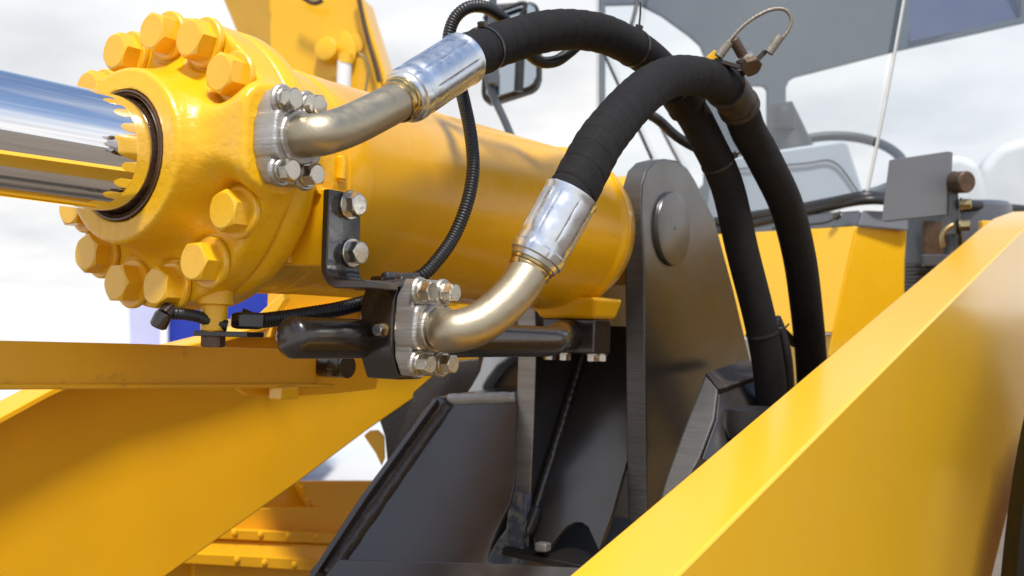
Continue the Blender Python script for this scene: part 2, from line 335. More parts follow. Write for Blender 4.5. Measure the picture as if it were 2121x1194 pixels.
# rod
lathe('piston_rod', [(-1.05, .0625), (.06, .0625)], F(0, 0, 0), U, 'chrome', cyl, n=128, cap=(True, False))
lathe('rod_seal', [(.02, .0626), (.004, .0640), (-.002, .0662), (.001, .0678), (-.0015, .0692), (-.001, .0712), (.006, .0722), (.02, .0725)], F(0, 0, 0), U, 'seal', cyl, n=96)
BOLT_ANG = [141, 116, 89, 63, 36, -25.5, -53, -79.5, -107.5, -134.5, -160.5, 167]
SEAT = .058
def gland():
    h = .0025; s0, s1, a0, a1, b0, b1 = -.0125, .1125, -.1825, .1825, -.1825, .1825
    s = np.arange(s0, s1 + h / 2, h); a = np.arange(a0, a1 + h / 2, h); b = np.arange(b0, b1 + h / 2, h)
    S, Aa, B = np.meshgrid(s, a, b, indexing='ij'); r = np.hypot(Aa, B)
    def rbox(x, hx, y, hy, rd):
        qx = np.abs(x) - hx + rd; qy = np.abs(y) - hy + rd
        return np.hypot(np.maximum(qx, 0), np.maximum(qy, 0)) + np.minimum(np.maximum(qx, qy), 0) - rd
    def smin(x, y, k): 
        q = np.maximum(k - np.abs(x - y), 0) / k; return np.minimum(x, y) - q * q * q * k / 6
    def smax(x, y, k): return -smin(-x, -y, k)
    disc = rbox(r, .165, S - (SEAT + .0995) / 2, (.0995 - SEAT) / 2, .007)
    boss = rbox(r - .14 * np.clip(S, 0, .08), .0955, S - .045, .045, .0035)
    d = smin(disc, boss, .045)
    hb = .037 + .013 * np.clip((Aa - .105) / .05, 0, 1) ** 2
    hs = .030 + .004 * np.clip((Aa - .105) / .05, 0, 1)
    rd = .022
    qx = np.abs(S - .060) - hs + rd; qy = np.abs(B - .017) - hb + rd
    p2 = np.hypot(np.maximum(qx, 0), np.maximum(qy, 0)) + np.minimum(np.maximum(qx, qy), 0) - rd
    port = smax(p2, np.maximum(Aa - .1655, -Aa), .008)
    d = smin(d, port, .065)
    for t in BOLT_ANG:
        ca, cb = .1435 * math.cos(R(t)), .1435 * math.sin(R(t))
        c = np.maximum(np.hypot(Aa - ca, B - cb) - .0315, S - SEAT)
        d = smax(d, -c, .008)
    bore = np.maximum(r - .0722, S - .02)
    d = smax(d, -bore, .002)
    # back of the gland stays flat
    d = smax(d, S - .0995, .004)
    ins = d < 0
    nx, ny, nz = d.shape
    mask = np.zeros((nx - 1, ny - 1, nz - 1), bool); cnt = np.zeros(mask.shape); acc = np.zeros(mask.shape + (3,))
    cor = [(i, j, k) for i in (0, 1) for j in (0, 1) for k in (0, 1)]
    def sl(c): return tuple(slice(c[q], c[q] + d.shape[q] - 1) for q in range(3))
    for c in cor:
        for ax in range(3):
            if c[ax] == 0:
                e = list(c); e[ax] = 1
                v0, v1 = d[sl(c)], d[sl(e)]; cr = (v0 < 0) != (v1 < 0)
                tt = np.where(cr, v0 / np.where(cr, v0 - v1, 1), 0)
                cnt += cr
                for q in range(3): acc[..., q] += np.where(cr, c[q] + (tt if q == ax else 0), 0)
    mask = cnt > 0; idx = -np.ones(mask.shape, int); idx[mask] = np.arange(mask.sum())
    ii = np.argwhere(mask); pos = (ii + acc[mask] / cnt[mask][:, None]) * h + np.array([s0, a0, b0])
    fs = []
    for ax in range(3):
        o1, o2 = [(1, 2), (2, 0), (0, 1)][ax]
        lo = [slice(None)] * 3; hi = [slice(None)] * 3; lo[ax] = slice(0, -1); hi[ax] = slice(1, None)
        cr = ins[tuple(lo)] != ins[tuple(hi)]; pt = np.argwhere(cr)
        pt = pt[(pt[:, o1] > 0) & (pt[:, o2] > 0) & (pt[:, o1] < d.shape[o1] - 1) & (pt[:, o2] < d.shape[o2] - 1)]
        def g(d1, d2):
            q = pt.copy(); q[:, o1] -= d1; q[:, o2] -= d2; return idx[q[:, 0], q[:, 1], q[:, 2]]
        fs.append(np.stack([g(1, 1), g(0, 1), g(0, 0), g(1, 0)], 1))
    fs = np.concatenate(fs); fs = fs[(fs >= 0).all(1)]
    return [F(*p) for p in pos], [tuple(int(z) for z in q) for q in fs]
gv, gf = gland()
obj('gland', gv, gf, 'cast', cyl, sharp=60)
for t in BOLT_ANG:
    p = F(SEAT, .1435 * math.cos(R(t)), .1435 * math.sin(R(t)))
    bolt(cyl, p, -U, .0197, .0205, .0282, .006, 'bolt_y')
lathe('barrel_flange', [(.1005, .10), (.1005, .160), (.1045, .1645), (.128, .1645), (.134, .1625), (.142, .156), (.160, .1445), (.172, .1412), (.186, .1408)], F(0, 0, 0), U, 'cast', cyl, n=128, sharp=60)
lathe('barrel', [(.186, .1408), (.188, .1402), (.212, .1400), (.213, .1412), (.217, .1412), (.218, .1402), (.255, .1402), (.256, .1396), (.875, .1396), (.88, .1405), (.884, .1447), (.889, .146), (.899, .146), (.904, .1445), (.915, .141), (.95, .128), (.985, .10), (1.0, .06)], F(0, 0, 0), U, 'barrel', cyl, n=144)
lathe('rear_eye', [(-.072, .06), (-.072, .098), (-.066, .104), (.066, .104), (.072, .098), (.072, .06)], F(1.11, 0, .018), NN, 'barrel', cyl, n=64)
sweep('weld_bead', [F(.196, .1385, .020), F(.197, .141, .006), F(.196, .1405, -.012)], lambda s, q: .0065 if .003 < s < .03 else .004, 'cast', cyl, step=.002, n=14)
# bracket lug welded to the barrel, black strap is bolted to its end
prism('mounting_lug', [F(.150, .120, -.020), F(.150, .1705, -.027), F(.150, .1705, -.113), F(.150, .082, -.111), F(.150, .098, -.07)], U * .035, 'yellow', cyl, bevel=.003)
sweep('lug_weld', [on_s(598, 546, .149), on_s(597, 528, .149)], .0055, 'yellow', cyl, step=.002, n=10)
sweep('lug_weld', [on_s(640, 398, .149), on_s(664, 393, .149)], .0055, 'yellow', cyl, step=.002, n=10)
pv = [F(.868 + x * .072, -.012 + y * .112, -.155) for x, y in ((0, 0), (1, 0), (1, 1), (0, 1))] + [F(.850 + x * .10, -.03 + y * .14, -.118) for x, y in ((0, 0), (1, 0), (1, 1), (0, 1))]
obj('port_pad', pv, [(0, 1, 2, 3), (4, 5, 6, 7), (0, 1, 5, 4), (1, 2, 6, 5), (2, 3, 7, 6), (3, 0, 4, 7)], 'barrel', cyl, bevel=.008, seg=3)
# grease nipple post below the gland and its black clamp
lathe('grease_post', [(0, .020), (.016, .020), (.018, .0145), (.045, .0145), (.047, .012)], F(.085, .062, -.142), -WW, 'cast', cyl, n=32, cap=(False, True))

# ------------------------------------------------------------------ flanges, pipes, hoses
def flange_parts(root, c, m_plate, back, ear, mid, hw, hh, bs, bb):
    """split flange with its normal along NN: c = (s, b) of the centre; bs, bb bolt offsets"""
    cs, cb = c
    out = [(-hw, .012), (-hw, -.012), (-hw * .93, -hh * .62), (-hw * .62, -hh), (hw * .62, -hh), (hw * .93, -hh * .62), (hw, -.012), (hw, .012), (hw * .93, hh * .62), (hw * .62, hh), (-hw * .62, hh), (-hw * .93, hh * .62)]
    pl = prism('split_flange', [F(cs + x, back, cb + y) for x, y in out], NN * (ear - back), m_plate, root, bevel=.003, seg=3)
    mo = [(-hw * 1.09, .013), (-hw * 1.09, -.013), (-hw * .98, -.024), (-hw * .7, -.0265), (hw * .7, -.0265), (hw * .98, -.024), (hw * 1.09, -.013), (hw * 1.09, .013), (hw * .98, .024), (hw * .7, .0265), (-hw * .7, .0265), (-hw * .98, .024)]
    obm = prism('flange_collar', [F(cs + x, back + .0007, cb + y) for x, y in mo], NN * (mid - back), m_plate, root, bevel=.005, seg=3)
    for sx in (-1, 1):
        for sy in (1, -1):
            p = F(cs + sx * bs, ear, cb + sy * bb)
            lathe('bolt_ear', [(0, .0165), (.003, .0165), (.005, .015)], p - NN * .001, NN, m_plate, root, n=28, cap=(False, True))
            bolt(root, p + NN * .004, NN, .0102, .0125, .0128, .0035, 'bolt_z')
    lathe('pipe_collar', [(0, .0285), (.005, .0285), (.007, .027), (.007, .02)], F(cs, mid, cb) - NN * .003, NN, 'flange', root, n=48)
def ferrule(root, a, b, r):
    """crimped hose ferrule from a (pipe side) to b (hose side)"""
    a, b = Vector(a), Vector(b); ax = b - a; Lf = ax.length
    prof = [(0, r * .80), (.001, r * .86), (.006, r * .90), (.0075, r * .97), (.013, r * 1.0), (.017, r * 1.0), (.0185, r * .97), (.026, r * .965), (.029, r * .97), (.034, r * 1.0)]
    prof += [(.034 + (Lf - .040) * i / 12, r * (1.0 + .004 * math.sin(i))) for i in range(1, 13)] + [(Lf - .003, r * 1.03), (Lf, r * 1.03), (Lf, r * .86)]
    def rf(s, q, rr):
        k = (q / (2 * math.pi) * 8) % 1; k = min(k, 1 - k)
        if .030 < s < Lf - .012 and k < .07: return rr * (1 - .030 * (1 - k / .07))
        if s >= .0125 and s <= .0175 and k < .06: return rr * .985
        return rr
    fo = lathe('ferrule', prof, a, ax, 'zinc', root, n=160, sharp=24, radf=rf)
    # dark crimp seams lying in the grooves
    mt = frame(ax); v = []; f = []
    for i in range(8):
        q = 2 * math.pi * i / 8; s_ = .036
        while s_ < Lf - .018:
            ln = random.uniform(.006, .016); w = random.uniform(.0006, .0013); rr = r * .9735
            j = len(v); dq = w / r
            for (ss, qq) in ((s_, q - dq), (s_, q + dq), (s_ + ln, q + dq * .7), (s_ + ln, q - dq * .7)):
                v.append(a + mt @ Vector((rr * math.cos(qq), rr * math.sin(qq), ss)))
            f.append((j, j + 1, j + 2, j + 3)); s_ += ln + random.uniform(.0005, .003)
    obj('crimp_seam', v, f, 'seal', fo, smooth=False)
    lathe('gold_ring', [(-.012, r * .70), (-.011, r * .755), (-.007, r * .775), (-.004, r * .755), (-.003, r * .80), (.002, r * .82), (.003, r * .78)], a, ax, 'gold', root, n=72)
def hose_cover(root, pts, r, name='hose_cover', pitch=.029, r2=None, s_end=99):
    tot = spline(pts, .02)[1]
    def rad(s, q):
        rr = r if r2 is None else r + (r2 - r) * max(0, min(1, (s - tot * .45) / (tot * .1)))
        if s > s_end: return rr * 1.01
        x = (s / pitch + q / (2 * math.pi)) % 1; x = min(x, 1 - x) if x > .5 else x
        y = (s / pitch + q / (2 * math.pi)) % 1
        return rr * (1 + .040 * y - .02 - (.085 * max(0, 1 - x / .06)))
    return sweep(name, pts, rad, 'hose', root, step=.0012, n=44, sharp=180)

# hose one: from the gland
h1 = thing('hydraulic_hose', F(.06, .166, .018), 'upper thick black wrapped hose joined to the bolted silver flange beside the chrome rod', 'hose', 'hydraulic hoses with silver ferrules')
flange_parts(h1, (.0695, .015), 'flange', .1665, .1915, .200, .0325, .049, .0175, .0365)
fa, fb = P(833, 205, 1.25), P(957, 124, 1.345)
sweep('elbow_pipe', [F(.0695, .196, .016), F(.0705, .213, .0165), P(655, 281, 1.135), P(715, 264, 1.165), P(775, 236, 1.205), fa, fa.lerp(fb, .3)], .0222, 'pipe', h1, step=.004, n=40)
ferrule(h1, fa, fb, .0328)
hp1 = [fa.lerp(fb, .8), fb, P(997, 106, 1.40), P(1044, 89, 1.45), P(1128, 66, 1.52), P(1190, 62, 1.58), P(1246, 70, 1.63), P(1290, 88, 1.68), P(1334, 114, 1.73), P(1380, 157, 1.79), P(1414, 205, 1.835),
       P(1440, 245, 1.86), P(1466, 296, 1.885), P(1487, 338, 1.91), P(1508, 392, 1.93), P(1538, 522, 1.96), P(1577, 678, 1.99), P(1594, 780, 2.01), P(1600, 880, 2.04), P(1602, 960, 2.08)]
hose_cover(h1, hp1, .0285, s_end=.46)

# hose two: from the black block
h2 = thing('hydraulic_hose', F(.263, .2, -.178), 'lower thick black wrapped hose joined to the silver flange on the black block', 'hose', 'hydraulic hoses with silver ferrules')
flange_parts(h2, (.263, -.178), 'flange', .201, .2265, .234, .0345, .056, .0215, .0415)
fa2, fb2 = P(1103, 548, 1.275), P(1184, 404, 1.295)
sweep('elbow_pipe', [F(.263, .230, -.178), F(.2635, .246, -.179), P(935, 688, 1.232), P(985, 675, 1.238), P(1038, 637, 1.25), P(1078, 592, 1.263), fa2, fa2.lerp(fb2, .3)], .0238, 'pipe', h2, step=.004, n=40)
ferrule(h2, fa2, fb2, .0330)
hp2 = [fa2.lerp(fb2, .8), fb2, P(1212, 350, 1.32), P(1240, 299, 1.36), P(1272, 257, 1.41), P(1305, 219, 1.46), P(1346, 182, 1.53), P(1390, 160, 1.60), P(1430, 157, 1.67), P(1472, 166, 1.735), P(1506, 185, 1.79),
       P(1531, 222, 1.84), P(1550, 272, 1.88), P(1572, 310, 1.91), P(1592, 348, 1.93), P(1628, 425, 1.98), P(1655, 529, 2.04), P(1670, 637, 2.10), P(1680, 745, 2.16), P(1684, 850, 2.22), P(1684, 940, 2.26)]
hose_cover(h2, hp2, .0298, s_end=.52)

# cuffs and the rusty band
def band(root, name, pts, r, m, n=40):
    return sweep(name, pts, lambda s, q: r, m, root, step=.003, n=n)
hc = thing('hose_clamp', P(1525, 190, 1.8), 'rusty band clamp with wire rope loop at the bend of the lower hose', 'clamp')
pp2, _ = spline(hp2, .004)
def near(pp, px, py):
    best = min(range(len(pp)), key=lambda i: ((pp[i].x / pp[i].y * FPX + CX - px) ** 2 + (CY - (pp[i].z - CAMZ) / pp[i].y * FPX - py) ** 2)); return best
i0 = near(pp2, 1500, 182); i1 = near(pp2, 1536, 238); mid = (i0 + i1) // 2
i1 = near(pp2, 1530, 222)
band(hc, 'rusty_band', pp2[i0:i1 + 1], .0330, 'rust')
band(hc, 'band_lip', pp2[i1 - 2:i1 + 2], .0350, 'rust')
band(hc, 'band_lip', pp2[i0:i0 + 3], .0348, 'rust')
dR = 1.735
box('band_tab', P(1505, 132, 1.735), P(1520, 140, 1.735) - P(1480, 128, 1.735), (0, 1, .2), (0, 0, 1), .020, .016, .0035, 'rust', hc, bevel=.001)
box('clamp_plate', P(1560, 132, 1.735), P(1585, 108, 1.735) - P(1545, 148, 1.735), (0, 1, 0), P(1545, 118, 1.735) - P(1570, 150, 1.735), .024, .012, .004, 'rust', hc, bevel=.0015)
ax_b = P(1528, 98, 1.73) - P(1558, 150, 1.74)
lathe('clamp_bolt', [(0, .0085), (.055, .0085), (.057, .0065)], P(1556, 146, 1.735), ax_b, 'rustbolt', hc, n=24, cap=(True, True))
put('clamp_nut', hex_mesh('clamp_nut', .0135, .013, 'bolt_z'), hc, P(1547, 130, 1.735), ax_b, .3)
put('clamp_washer', ring_mesh('clamp_washer', [(0, .018), (.003, .018), (.003, .006)], 'brass'), hc, P(1551, 138, 1.735), ax_b)
put('clamp_bolt_head', hex_mesh('clamp_bolt_head', .0145, .011, 'rustbolt'), hc, P(1553, 134, 1.72), P(1566, 150, 1.72) - P(1553, 134, 1.735), .5)
sweep('wire_rope', [P(1498, 102, 1.72), P(1512, 84, 1.72), P(1537, 56, 1.72), P(1569, 33, 1.72), P(1604, 19, 1.72), P(1628, 22, 1.72), P(1639, 40, 1.72), P(1633, 62, 1.72), P(1618, 82, 1.72), P(1606, 96, 1.72)], lambda s, q: .0029 * (1 + .12 * math.cos(q * 5 + s * 900)), 'cable', hc, step=.0012, n=20)
for (x0, y0, x1, y1) in ((1488, 118, 1510, 88), (1592, 110, 1616, 76)):
    sweep('rope_sleeve', [P(x0, y0, 1.72), P((x0 + x1) / 2, (y0 + y1) / 2, 1.72), P(x1, y1, 1.72)], .0074, 'cable', hc, step=.003, n=18, flat=.8)
prism('yellow_tab', [P(1463, 118, 1.73), P(1480, 103, 1.73), P(1496, 114, 1.73), P(1495, 124, 1.73), P(1466, 124, 1.73)], Vector((0, .012, 0)), 'yellow', hc, bevel=.001)
pp1, _ = spline(hp1, .004)
j0 = near(pp1, 1399, 182); j1 = near(pp1, 1424, 224)
cf = thing('hose_cuff', pp1[j0], 'dark cuff round the upper hose where it dips behind the lower hose', 'cuff')
band(cf, 'cuff_sleeve', pp1[j0:j1 + 1], .0325, 'hose'); band(cf, 'cuff_lip', pp1[j1 - 2:j1 + 1], .0335, 'hose')

def cable_tie(pp, px, py, r, label, head_dir, tail=None, m='tie'):
    i = near(pp, px, py); c = pp[i]; t = tangents(pp)[i]; mt = frame(t)
    e = thing('cable_tie', c, label, 'cable tie', 'cable ties round the hoses')
    lathe('tie_band', [(-.0022, r), (-.0022, r + .0012), (.0022, r + .0012), (.0022, r)], c, t, m, e, n=56)
    hd = Vector(head_dir); hd = (hd - t * hd.dot(t)).normalized()
    box('tie_head', c + hd * (r + .0035), hd, t, hd.cross(t), .0035, .0045, .0048, 'tie', e, bevel=.0008)
    if tail: sweep('tie_tail', [c + hd * (r + .002), c + hd * (r + .010) + Vector(tail) * .4, c + hd * (r + .012) + Vector(tail)], .0016, 'tie', e, step=.002, n=8)
    return e
cable_tie(pp1, 1001, 104, .0288, 'black plastic cable tie round the upper hose just above its silver ferrule', (-.1, -.5, 1))
cable_tie(pp1, 1312, 98, .0290, 'thin black cable tie with tail pointing up near the crest of the upper hose', (0.15, -.2, 1), (0.0, 0, .03))
cable_tie(pp1, 1487, 340, .0290, 'thin wire-like tie round the descending upper hose beside the black clevis plate', (1, -.2, .4), (.012, 0, .006))
cable_tie(pp1, 1580, 690, .0290, 'lowest cable tie round the descending upper hose near the yellow arm', (1, -.3, .2), (.006, 0, .01))

# thin corrugated conduits
def conduit(name, pts, r, label, ridge=True, m='conduit', group='black corrugated cable conduits'):
    o = sweep(name, pts, (lambda s, q: r * (1 + .055 * math.sin(s * 2 * math.pi / .0039))) if ridge else r, m, None, step=.0009 if ridge else .004, n=18, sharp=180)
    return tag(o, label, 'conduit', group)
conduit('cable_conduit', [F(.30, .14, -.125), P(872, 572, 1.36), P(905, 540, 1.37), P(940, 490, 1.385), P(968, 420, 1.395), P(980, 350, 1.405), P(975, 280, 1.415), P(962, 215, 1.43), P(945, 150, 1.46), P(931, 105, 1.47),
        P(930, 72, 1.47), P(944, 36, 1.47), P(970, 16, 1.47), P(1003, 15, 1.48), P(1036, 34, 1.50), P(1064, 68, 1.54), P(1092, 108, 1.58), P(1118, 128, 1.60), P(1148, 128, 1.62), P(1180, 108, 1.66), P(1215, 76, 1.72)], .0083,
        'black corrugated conduit hanging from the upper silver ferrule over the yellow barrel')
conduit('cable_conduit', [F(.112, .075, -.170), P(528, 664, 1.25), P(580, 660, 1.27), P(640, 651, 1.29), P(700, 641, 1.31), P(770, 624, 1.34), P(850, 612, 1.38)], .0088,
        'black corrugated conduit running level below the cylinder above the black tube')
conduit('cable_conduit', [P(1340, 235, 2.05), P(1365, 250, 2.08), P(1400, 282, 2.1), P(1440, 306, 2.12), P(1500, 330, 2.15)], .0095, 'smooth black cable crossing behind both hoses above the clevis', False)
conduit('cable_conduit', [P(1606, 660, 2.06), P(1618, 690, 2.07), P(1628, 735, 2.08), P(1634, 800, 2.1), P(1634, 880, 2.12)], .0105, 'short corrugated conduit descending between the two thick hoses')
conduit('cable_conduit', [P(1604, 672, 2.05), P(1625, 690, 2.1), P(1645, 712, 2.14)], .008, 'stub of thin cable bridging the gap between the two hoses', False)
conduit('cable_conduit', [P(350, 650, 1.21), P(380, 651, 1.21), P(412, 657, 1.215), P(440, 668, 1.22), P(470, 676, 1.225)], .0065, 'short black corrugated cable sagging under the bolted cylinder head', True)

# ------------------------------------------------------------------ fittings under the gland
gc = thing('sensor_clamp', F(.085, .062, -.19), 'black clamp with hex nut on the post below the cylinder head', 'clamp')
pc = F(.085, .062, -.190)
box('clamp_plate', pc + NN * .016 + U * .008 - WW * .001, NN * 1 + U * .6, U, WW, .030, .013, .003, 'blk', gc, bevel=.001)
put('clamp_nut', hex_mesh('clamp_nut', .0115, .012, 'rustbolt'), gc, pc - WW * .004, -WW, .2)
box('cable_boot', P(513, 665, 1.235), U + NN * .8, NN, WW, .014, .009, .0095, 'blk', gc, bevel=.004)
sg = thing('pressure_sensor', P(337, 650, 1.19), 'small black sensor plug under the left lower bolts of the cylinder head', 'sensor')
lathe('sensor_body', [(0, .008), (.004, .0095), (.016, .0095), (.018, .007)], P(341, 648, 1.2), P(331, 668, 1.2) - P(341, 648, 1.2), 'blk', sg, n=24, cap=(True, True))
lathe('sensor_neck', [(0, .0095), (.012, .0085)], P(352, 641, 1.21), P(338, 656, 1.2) - P(352, 641, 1.21), 'blk', sg, n=24, cap=(True, True))

# ------------------------------------------------------------------ black oil tube with its blocks
tube = thing('oil_tube', F(.3, .15, -.193), 'glossy black steel tube with rounded end running below the yellow cylinder', 'tube')
rt = .0232
prof = [(rt * (1 - math.cos(t)) * .5, rt * math.sin(t)) for t in [math.pi / 2 * i / 10 for i in range(1, 11)]]
lathe('tube_body', prof + [(.50, .0225), (.525, .0222)], F(.108, .15, -.193), U, 'blk', tube, n=64, cap=(True, False))
rb = [F(.625, .15, -.1935), F(.65, .1485, -.1925), F(.675, .142, -.190), F(.71, .126, -.1865), F(.76, .098, -.184), F(.82, .065, -.183), F(.88, .04, -.183)]
sweep('tube_elbow', rb, .0222, 'blk', tube, step=.004, n=40)
lathe('elbow_boss', [(0, .0265), (.028, .0265), (.034, .023)], F(.885, .036, -.183), (F(.82, .065, -.183) - F(.88, .04, -.183)), 'blk', tube, n=40, cap=(True, True))
box('rear_port_block', F(.905, .042, -.184), U, NN, WW, .030, .052, .030, 'blk', tube, bevel=.004)
for (ds, da) in ((-.018, -.042), (-.018, -.012), (-.012, .040), (.016, .040)):
    bolt(tube, F(.905 + ds, .042 + da, -.214), -WW, .0095, .011, .0115, .002, 'bolt_z')
# block that carries the second flange: octagon, saddle on the tube
ob = [(790, 570), (872, 570)]
cs, cb = .263, -.178
oc = [(-.036, .030), (-.036, -.030), (-.022, -.061), (.022, -.061), (.036, -.030), (.036, .030), (.020, .060), (-.020, .060)]
blkp = prism('flange_block', [F(cs + x, .150, cb + y) for x, y in oc], NN * .050, 'blk', tube, bevel=.003)
put('bleed_screw', hex_mesh('bleed_screw', .0066, .013, 'bolt_z'), tube, on_s(795, 684, .226), -U, .15)
put('screw_collar', ring_mesh('screw_collar', [(0, .0085), (.004, .0085), (.004, .004)], 'gold'), tube, on_s(798, 684, .2275), -U, .15)
# L-shaped strap
strap = thing('mounting_strap', F(.2, .18, -.07), 'black L-shaped steel strap bolted to the yellow lug on the barrel', 'bracket')
sv = [on_n(686, 386, .180), on_n(752, 401, .180), on_n(758, 545, .180), on_n(757, 589, .180), on_n(716, 589, .180), on_n(697, 572, .180), on_n(690, 545, .180)]
arc = [(.197 - .017 * math.cos(R(t)), -.112 - .017 * math.sin(R(t))) for t in range(0, 91, 15)]
arc2 = [(.197 - .026 * math.cos(R(t)), -.112 - .026 * math.sin(R(t))) for t in range(90, -1, -15)]
sp_ = [(.180, -.029)] + arc + [(.238, -.129), (.238, -.138)] + arc2 + [(.171, -.029)]
prism('strap_plate', [F(.137, x, y) for x, y in sp_], U * .053, 'blk', strap, bevel=.0015)
prism('strap_foot', [F(.18, .181, -.1295), F(.255, .181, -.1205), F(.255, .206, -.1205), F(.18, .206, -.1295)], WW * -.009, 'blk', strap, bevel=.002)
weld('strap_weld', F(.232, .182, -.1205), F(.290, .182, -.1185), .0058, 'weld', strap, seed=3)
for (px, py) in ((732, 425), (736, 524)):
    bolt(strap, on_n(px - 8, py, .1805), NN, .0118, .0125, .0165, .003, 'bolt_z')

# ------------------------------------------------------------------ front frame: clevis plates, boxes, welds
fr = thing('loader_chassis', F(1.0, 0, -.5), 'dark grey welded steel frame whose upright clevis plates hold the rear end of the cylinder', 'machine frame')
rp_px = [(1345, 1194), (1345, 1150), (1340, 1040), (1337, 800), (1335, 560), (1328, 440), (1330, 385), (1340, 352), (1356, 335), (1380, 329), (1405, 333), (1426, 350), (1440, 372), (1480, 452), (1520, 600), (1556, 752), (1600, 900), (1600, 1194)]
prism('clevis_plate', [on_n(x, y, .12) for x, y in rp_px], -NN * .040, 'frame', fr, bevel=.004, edge='edge_dark')
lp = [(.957, -.62), (.960, -.50), (.965, -.33), (.966, -.2), (.95, -.05), (.955, .05), (.985, .12), (1.04, .15), (1.11, .155), (1.18, .13), (1.23, .06), (1.5, -.24), (1.6, -.62)]
prism('clevis_plate', [F(s, -.08, b) for s, b in lp], -NN * .040, 'frame', fr, bevel=.003, edge='edge')
lathe('pivot_pin', [(-.26, .069), (.005, .069), (.0075, .0675), (.008, .065), (.008, .003), (.0065, .0025), (.006, .0)], F(1.105, .12, .018), NN, 'frame', fr, n=72)
lathe('rear_spacer', [(0, .085), (.006, .09), (.010, .09)], F(1.105, .073, .018), NN, 'frame', fr, n=48)
# back plate between the clevis plates (slopes down towards the camera) with its arched notch
B0, B1 = Vector((1.115, 0, -.254)), Vector((.965, 0, -.515))
def BP(u_, a, lift=0):
    s = B0.x + (B1.x - B0.x) * u_; b = B0.z + (B1.z - B0.z) * u_
    return F(s - lift * .86, a, b + lift * .5)
pn = (BP(1, 0) - BP(0, 0)).cross(NN).normalized()
bpo = [BP(-.35, -.08), BP(-.35, .08), BP(.93, .08)] + [on_plane(x, y, BP(0, 0), pn) for x, y in [(1240, 1141), (1230, 1118), (1218, 1092), (1205, 1083), (1190, 1082), (1174, 1090), (1158, 1108), (1142, 1128), (1128, 1141), (1108, 1145)]] + [BP(1.0, -.08)]
prism('back_plate', bpo, pn * .012 if pn.dot(U) > 0 else -pn * .012, 'frame', fr, bevel=.0015)
weld('weld_bead', BP(-.2, -.074, .006), BP(.99, -.074, .003), .0075, 'frame', fr, seed=1)
lathe('weld_end', [(0, .006), (.004, .010), (.03, .011), (.05, .009), (.056, .004)], BP(.95, -.070, .008), BP(1.2, -.070, .01) - BP(.95, -.070, .008), 'weld', fr, n=20, cap=(True, True))
box('weld_tack', on_plane(1125, 1133, BP(0, 0, .008), pn), U, NN, WW, .010, .012, .008, 'weld_pale', fr, bevel=.004)
# lower floor under the arch and the front lip
fl0 = F(.99, 0, -.565)
prism('lower_floor', [F(.93, -.12, -.575), F(.93, .12, -.585), F(1.15, .12, -.530), F(1.15, -.12, -.530)], -WW * .012, 'frame', fr, bevel=.001)
# sloping panel left of the left clevis plate
TR = on_n(1068, 826, -.121); BR = P(1000, 1168, 1.88)
TLd = TR.y + .02
TL = P(912, 832, TLd); n_pan = (BR - TR).cross(TL - TR).normalized()
if n_pan.dot(CAM - TR) < 0: n_pan = -n_pan
def PN(x, y, lift=0): return on_plane(x, y, TR + n_pan * lift, n_pan)
prism('sloping_panel', [PN(912, 832), PN(1072, 826), PN(1066, 1000), PN(1058, 1040), PN(1032, 1092), PN(1002, 1168), PN(700, 1172), PN(640, 1185)], -n_pan * .012, 'frame', fr, bevel=.002)
weld('weld_bead', PN(928, 829, -.003), PN(1068, 825, -.003), .011, 'edge', fr, seed=5)
# raised rim along the left side, with its long weld
rim = [PN(880, 818, .022), PN(906, 824, .022), PN(640, 1200, .022), PN(560, 1320, .022), PN(535, 1320, .022)]
prism('side_rim', [PN(896, 826, .030), PN(908, 826, .030), PN(760, 1030, .030), PN(648, 1200, .030), PN(570, 1320, .030), PN(555, 1320, .030), PN(634, 1200, .030), PN(745, 1030, .030)], -n_pan * .14, 'frame', fr, bevel=.002)
weld('weld_bead', PN(922, 838, -.012), PN(676, 1192, -.012), .0255, 'weld', fr, seed=9, amp=.4)
# ledge above the panel and the casting behind it
prism('upper_ledge', [PN(900, 822, .004), PN(1072, 822, .004), PN(1072, 822, .004) + U * .35 + WW * .02, PN(900, 822, .004) + U * .35 + WW * .02], -WW * .02, 'frame', fr, bevel=.003)
cw = [(950, 838), (975, 800), (992, 770), (1000, 735), (1006, 700), (1055, 700), (1068, 735), (1056, 742), (1030, 760), (1010, 785), (1000, 800), (996, 830)]
prism('cast_knuckle', [on_s(x, y, 1.08) for x, y in cw], U * .08, 'console', fr, bevel=.006)
prism('side_web', [on_s(990, 835, 1.12), on_s(990, 650, 1.12), on_s(1100, 650, 1.12), on_s(1100, 835, 1.12)], U * .02, 'frame', fr, bevel=.002)
prism('dark_box', [P(786, 872, 2.4), P(930, 750, 2.4), P(1070, 735, 2.4), P(1070, 960, 2.4), P(802, 960, 2.4), P(797, 905, 2.4)], Vector((0, .3, 0)), 'blk', fr, bevel=.004)
prism('inner_web', [PN(1004, 1180, -.2), PN(1020, 1000, -.2), PN(1110, 1000, -.2), PN(1110, 1180, -.2)], -n_pan * .02, 'frame', fr, bevel=.002)
# front lip at the bottom
lipd = -n_pan
prism('bottom_lip', [PN(700, 1158, .035), PN(1000, 1166, .035), PN(1300, 1178, .035), PN(1300, 1290, .035), PN(620, 1290, .035), PN(672, 1194, .035)], -n_pan * .04, 'frame', fr, bevel=.003)
# scuffed foot of the left clevis plate
prism('plate_foot', [on_s(x, y, .945) for x, y in [(1058, 1018), (1090, 1024), (1088, 1100), (1082, 1120), (1086, 1176), (1002, 1170), (1030, 1120), (1048, 1096), (1052, 1060)]], U * .02, 'edge_worn', fr, bevel=.003)
